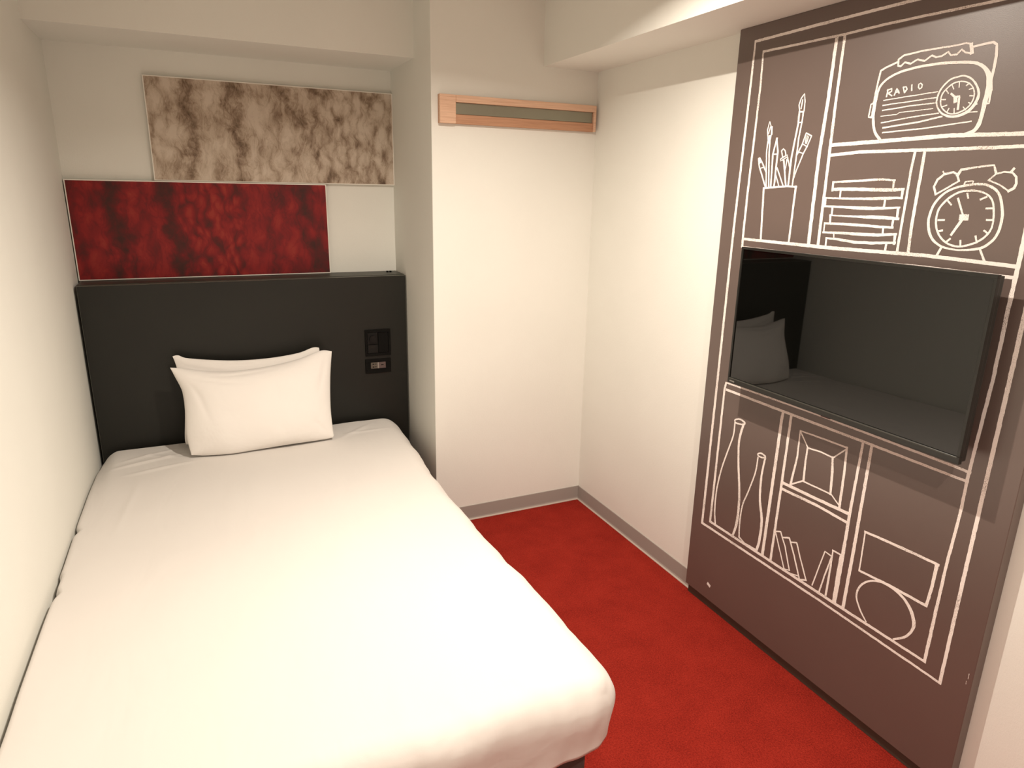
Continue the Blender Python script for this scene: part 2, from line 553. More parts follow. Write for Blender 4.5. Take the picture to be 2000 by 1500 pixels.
    for a in range(len(loop)):
        b_ = (a + 1) % len(loop)
        bm.faces.new((prev[a], prev[b_], cur[b_], cur[a]))
    o = from_bm('duvet', bm, M['duvet'], smooth=True)
    up = sum(p.normal.z * p.area for p in o.data.polygons if p.center.z > 0.40)
    if up < 0:
        o.data.flip_normals()
    sol = o.modifiers.new('thickness', 'SOLIDIFY'); sol.thickness = 0.006; sol.offset = -1
    return o
dv = duvet()
tag(dv, 'white cotton duvet cover spread smoothly over the whole bed', 'duvet')

# ------------------------------------------------------------------ pillows
PIL = {"F": {"left": [[0.297, -0.2919, 0.7549], [0.3098, -0.3045, 0.7216], [0.3309, -0.3268, 0.6629], [0.3331, -0.3519, 0.5965], [0.3289, -0.3874, 0.5028], [0.3393, -0.4157, 0.4282]], "right": [[0.9203, -0.2868, 0.7684], [0.9002, -0.3285, 0.6584], [0.8872, -0.3747, 0.5365], [0.887, -0.4141, 0.4323]], "top": [[0.297, -0.2919, 0.7549], [0.3326, -0.2938, 0.75], [0.4191, -0.3002, 0.733], [0.5125, -0.304, 0.723], [0.65, -0.3017, 0.729], [0.774, -0.2949, 0.747], [0.8717, -0.2846, 0.7742], [0.9203, -0.2868, 0.7684]], "bottom": [[0.3393, -0.4157, 0.4282], [0.478, -0.4234, 0.4077], [0.5748, -0.421, 0.4142], [0.6945, -0.4187, 0.4203], [0.8604, -0.4175, 0.4234], [0.887, -0.4141, 0.4323]]}, "B": {"left": [[0.3079, -0.2183, 0.7825], [0.3179, -0.2269, 0.7372], [0.3283, -0.2452, 0.6405], [0.3302, -0.2588, 0.5686], [0.3186, -0.28, 0.4564], [0.3214, -0.2852, 0.4291]], "right": [[0.8782, -0.2201, 0.7732], [0.8857, -0.2456, 0.6384], [0.8825, -0.2707, 0.5055], [0.8843, -0.2856, 0.4269]], "top": [[0.3079, -0.2183, 0.7825], [0.3284, -0.2179, 0.7849], [0.3678, -0.2208, 0.7695], [0.519, -0.2247, 0.7486], [0.6588, -0.2253, 0.7454], [0.7846, -0.2232, 0.7566], [0.8503, -0.2197, 0.7753], [0.8782, -0.2201, 0.7732]], "bottom": [[0.3214, -0.2852, 0.4291], [0.4855, -0.2886, 0.4111], [0.6692, -0.2867, 0.4212], [0.8843, -0.2856, 0.4269]]}}
def poly_at(pts, t):
    ls = [0.0]
    for a, b_ in zip(pts, pts[1:]):
        ls.append(ls[-1] + (Vector(b_) - Vector(a)).length)
    s = t * ls[-1]
    for i in range(len(pts) - 1):
        if s <= ls[i + 1] + 1e-9:
            k = (s - ls[i]) / max(1e-9, ls[i + 1] - ls[i])
            return Vector(pts[i]).lerp(Vector(pts[i + 1]), k)
    return Vector(pts[-1])
def smooth_poly(pts, n=24):
    P = [Vector(p) for p in pts]
    out = []
    for i in range(len(P) - 1):
        p0 = P[max(i - 1, 0)]; p1 = P[i]; p2 = P[i + 1]; p3 = P[min(i + 2, len(P) - 1)]
        for k in range(n):
            t = k / n
            out.append(0.5 * ((2 * p1) + (-p0 + p2) * t + (2 * p0 - 5 * p1 + 4 * p2 - p3) * t * t + (-p0 + 3 * p1 - 3 * p2 + p3) * t ** 3))
    out.append(P[-1])
    return out
def pillow(key, front_t, back_t, zmin, ymax, seed):
    C = PIL[key]
    T_, B_, L_, R_ = (smooth_poly(C[k]) for k in ('top', 'bottom', 'left', 'right'))
    NU, NV = 72, 52
    bm = bmesh.new()
    nrm = Vector((0, -0.93, 0.30)).normalized()
    def surf(u, v):
        top, bot = poly_at(T_, u), poly_at(B_, u)
        lf, rt = poly_at(L_, v), poly_at(R_, v)      # v 0 = top
        c = (1 - v) * top + v * bot + (1 - u) * lf + u * rt
        c -= (1 - u) * (1 - v) * T_[0] + u * (1 - v) * T_[-1] + (1 - u) * v * B_[0] + u * v * B_[-1]
        return c
    G = {}
    for side in (1, -1):
        for i in range(NU + 1):
            for j in range(NV + 1):
                u = 0.5 - 0.5 * math.cos(math.pi * i / NU); v = 0.5 - 0.5 * math.cos(math.pi * j / NV)
                edge = i in (0, NU) or j in (0, NV)
                if side == -1 and edge:
                    G[(side, i, j)] = G[(1, i, j)]
                    continue
                c = surf(u, v)
                uu, vv = abs(2 * u - 1), abs(2 * v - 1)
                prof = (max(0.0, 1 - uu ** 2.6) ** 0.55) * (max(0.0, 1 - vv ** 2.6) ** 0.55)
                # corners stay thin
                th = (front_t if side == 1 else back_t) * prof
                w = noise.noise(Vector((u * 4 + seed, v * 3, side))) * 0.006 * prof
                fold = 0.0
                if side == 1:
                    # drag lines from the corners
                    for ax, ay, bx, by, wd, am in ((0.03, 0.10, 0.42, 0.17, 0.018, -0.0045), (0.18, 0.07, 0.62, 0.05, 0.016, -0.0040),
                                                   (0.96, 0.10, 0.90, 0.50, 0.016, -0.0035), (0.06, 0.16, 0.16, 0.62, 0.020, -0.0040),
                                                   (0.05, 0.95, 0.22, 0.70, 0.020, -0.0035), (0.95, 0.93, 0.84, 0.74, 0.018, -0.003)):
                        fold += am * ridge(u, v, ax, ay, bx, by, wd)
                p = c + nrm * side * th + nrm * (w + fold)
                p.z = max(p.z, zmin)
                p.y = min(p.y, ymax)
                G[(side, i, j)] = bm.verts.new(p)
    for side in (1, -1):
        for i in range(NU):
            for j in range(NV):
                q = [G[(side, i, j)], G[(side, i + 1, j)], G[(side, i + 1, j + 1)], G[(side, i, j + 1)]]
                if side == -1: q.reverse()
                bm.faces.new(q)
    return from_bm('pillow', bm, M['pillow'], smooth=True)
pf = pillow('F', 0.070, 0.050, 0.421, -0.20, 3.0)
tag(pf, 'front white pillow, the larger-looking one facing the room', 'pillow', 'two pillows leaning on the headboard')
pb = pillow('B', 0.035, 0.028, 0.421, -0.178, 8.0)
tag(pb, 'rear white pillow, mostly hidden, leaning on the black headboard', 'pillow', 'two pillows leaning on the headboard')

# ------------------------------------------------------------------ headboard
hb = thing('headboard', 'wide black box headboard filling the niche behind the bed', 'headboard', (0.6486, -0.09, 0))
bbox('headboard_box', (0.010, 1.286, -0.1505, -0.002, 0, 1.0655), M['headboard_top'], hb, 0.001, 1)
bbox('front_panel', (0.0125, 1.2835, -0.1728, -0.1512, 0, 1.0655), M['headboard'], hb, 0.001, 1)
e = bbox('edge_band', (0.0112, 1.2848, -0.1733, -0.1512, 1.0656, 1.0668), M['edge'], hb)
e['label'] = 'paler thin edge band along the front panel top'
bbox('edge_band', (1.2836, 1.2848, -0.1733, -0.1512, 0, 1.0656), M['edge'], hb)
bbox('edge_band', (0.0112, 0.0124, -0.1733, -0.1512, 0, 1.0656), M['edge'], hb)
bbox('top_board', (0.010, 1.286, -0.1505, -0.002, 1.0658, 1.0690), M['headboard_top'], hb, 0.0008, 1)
for dx in (1.2345, 1.2485):
    bm = bmesh.new()
    cyl(bm, (dx - 0.6486, -0.053 + 0.09, 1.0720), (0, 0, 1), 0.0055, 0.006, 16)
    from_bm('rubber_stud', bm, M['plate'], hb)

# switch and socket plates on the headboard
sw = thing('switch_plate', 'square black switch plate on the headboard, above the small outlet', 'switch', (1.1475, -0.1735, 0.7665))
def rel(name, b, material, parent, bev=0.001, seg=2):
    return box(name, b, material, parent, bev, seg)
bm = bmesh.new()
add_box(bm, -0.0585, 0.0585, -0.0072, 0, -0.061, -0.048, 0.0015)
add_box(bm, -0.0585, 0.0585, -0.0072, 0, 0.048, 0.061, 0.0015)
add_box(bm, -0.0585, -0.0485, -0.0072, 0, -0.048, 0.048, 0.0015)
add_box(bm, 0.0485, 0.0585, -0.0072, 0, -0.048, 0.048, 0.0015)
from_bm('plate_frame', bm, M['plate'], sw)
rel('rocker', (-0.0470, -0.0005, -0.0090, 0, -0.0465, -0.008), M['rocker'], sw, 0.0018)
r2 = rel('dimmer_body', (-0.0470, -0.0005, -0.0060, 0, -0.0065, 0.0465), M['rocker'], sw, 0.0018)
bm = bmesh.new(); cyl(bm, (-0.0240, -0.0130, 0.0200), (0, 1, 0), 0.0165, 0.014, 28, 0.0150)
kn = from_bm('knob', bm, M['rocker'], sw, smooth=False); kn['label'] = 'round dimmer knob'
rel('rocker', (0.0010, 0.0470, -0.0085, 0, -0.0465, 0.0465), M['plate'], sw, 0.0018)
bm = bmesh.new(); add_box(bm, -0.0345, -0.0135, -0.0098, -0.0088, -0.0185, -0.0165)  # painted highlight on the left rocker, a thin paler bar
mk = from_bm('rocker_highlight', bm, M['bezel_lip'], sw)

so = thing('outlet_plate', 'small black outlet plate with grey ports below the switch', 'outlet', (1.1455, -0.1735, 0.6580))
bm = bmesh.new()
add_box(bm, -0.0590, 0.0590, -0.0066, 0, 0.0180, 0.0330, 0.0015)
add_box(bm, -0.0590, 0.0590, -0.0066, 0, -0.0330, -0.0130, 0.0015)
add_box(bm, -0.0590, -0.0360, -0.0066, 0, -0.0130, 0.0180, 0.0015)
add_box(bm, 0.0360, 0.0590, -0.0066, 0, -0.0130, 0.0180, 0.0015)
from_bm('plate_frame', bm, M['plate'], so)
p1 = rel('power_port', (-0.0345, -0.0035, -0.0060, 0, -0.0118, 0.0168), M['port_grey'], so, 0.001)
p1['label'] = 'grey port with slots'
for zz in (-0.004, 0.009):
    bm = bmesh.new(); add_box(bm, -0.027, -0.019, -0.0064, -0.0058, zz - 0.0022, zz + 0.0022)
    add_box(bm, -0.015, -0.009, -0.0064, -0.0058, zz - 0.0018, zz + 0.0018)
    from_bm('slot', bm, M['plate'], p1)
rel('divider', (-0.0033, 0.0030, -0.0064, 0, -0.0118, 0.0168), M['port_white'], so, 0.0008)['label'] = 'pale divider between the ports'
p2 = rel('data_port', (0.0032, 0.0345, -0.0060, 0, -0.0118, 0.0168), M['port_pink'], so, 0.001)
p2['label'] = 'mauve-grey port with one slot'
bm = bmesh.new(); add_box(bm, 0.012, 0.024, -0.0065, -0.0058, 0.0015, 0.0055)
from_bm('slot', bm, M['plate'], p2)

# ------------------------------------------------------------------ wall art
def art(name, label, x0, z0, w, h, yb, thick, print_mat):
    t = thing(name, label, 'wall art', (x0, yb, z0), 'printed knit panels over the headboard')
    e_ = 0.0042
    box('panel_board', (0, w, -thick, 0, 0, h), M['art_edge'], t, 0.0008, 1)
    bm = bmesh.new()
    add_box(bm, e_, w - e_, -thick - 0.0006, -thick + 0.0003, e_, h - e_)
    from_bm('print', bm, print_mat, t)
    return t
art('knit_print', 'beige knitted wool print panel, upper right of the two', 0.3123, 1.4563, 0.9772, 0.3892, -0.002, 0.018, M['beige_print'])
art('knit_print', 'dark red knitted wool print panel resting on the headboard', 0.0046, 1.0703, 0.9757, 0.3850, -0.010, 0.020, M['red_print'])

# ------------------------------------------------------------------ wooden rail on the boxed-out wall
rail = thing('wooden_rail', 'long oak wall rail with a metal strip, beside the corner', 'wall rail', (1.3155, YC - 0.001, 1.6850))
RW, RH, RD = 0.6830, 0.1015, 0.024
bm = bmesh.new(); add_box(bm, 0, RW, -0.009, 0, 0, RH, 0.0008, 1)
from_bm('back_board', bm, M['wood_shaded'], rail)
bm = bmesh.new(); add_box(bm, 0, 0.064, -RD, -0.0092, 0, RH, 0.001, 1)
pb_ = from_bm('end_block', bm, M['wood'], rail); pb_['label'] = 'pale oak block at the left end'
bm = bmesh.new(); add_box(bm, 0.0642, RW, -RD, -0.0092, 0.0760, RH, 0.001, 1)
from_bm('top_bar', bm, M['wood'], rail)
bm = bmesh.new(); add_box(bm, RW - 0.0105, RW, -RD, -0.0092, 0, 0.0758, 0.001, 1)
from_bm('end_strip', bm, M['wood'], rail)
bm = bmesh.new(); add_box(bm, 0.0675, RW - 0.0125, -0.0125, -0.0092, 0.0345, 0.0755, 0.0006, 1)
ms = from_bm('metal_strip', bm, M['steel'], rail); ms['label'] = 'brushed metal strip'
bm = bmesh.new(); add_box(bm, 0.0642, RW - 0.0107, -0.0165, -0.0092, 0, 0.0335, 0.001, 1)
from_bm('lower_bar', bm, M['wood_shaded'], rail)

# ------------------------------------------------------------------ drawn shelf panel
XB = 1.9797
PY0, PY1 = -2.4207, -1.4186
panel = thing('wall_panel', 'tall slate-brown wall panel with white chalk drawing of shelves', 'wall panel', (XB, (PY0 + PY1) / 2, 0))
bbox('panel_board', (XB, XR - 0.001, PY0, PY1, 0.040, 1.9185), M['board'], panel, 0.0012, 1)
pl = bbox('plinth', (XR - 0.019, XR - 0.001, PY0, PY1 + 0.0, 0.0, 0.0395), M['plinth'], panel, 0.001, 1)
pl['label'] = 'dark recessed strip under the panel'

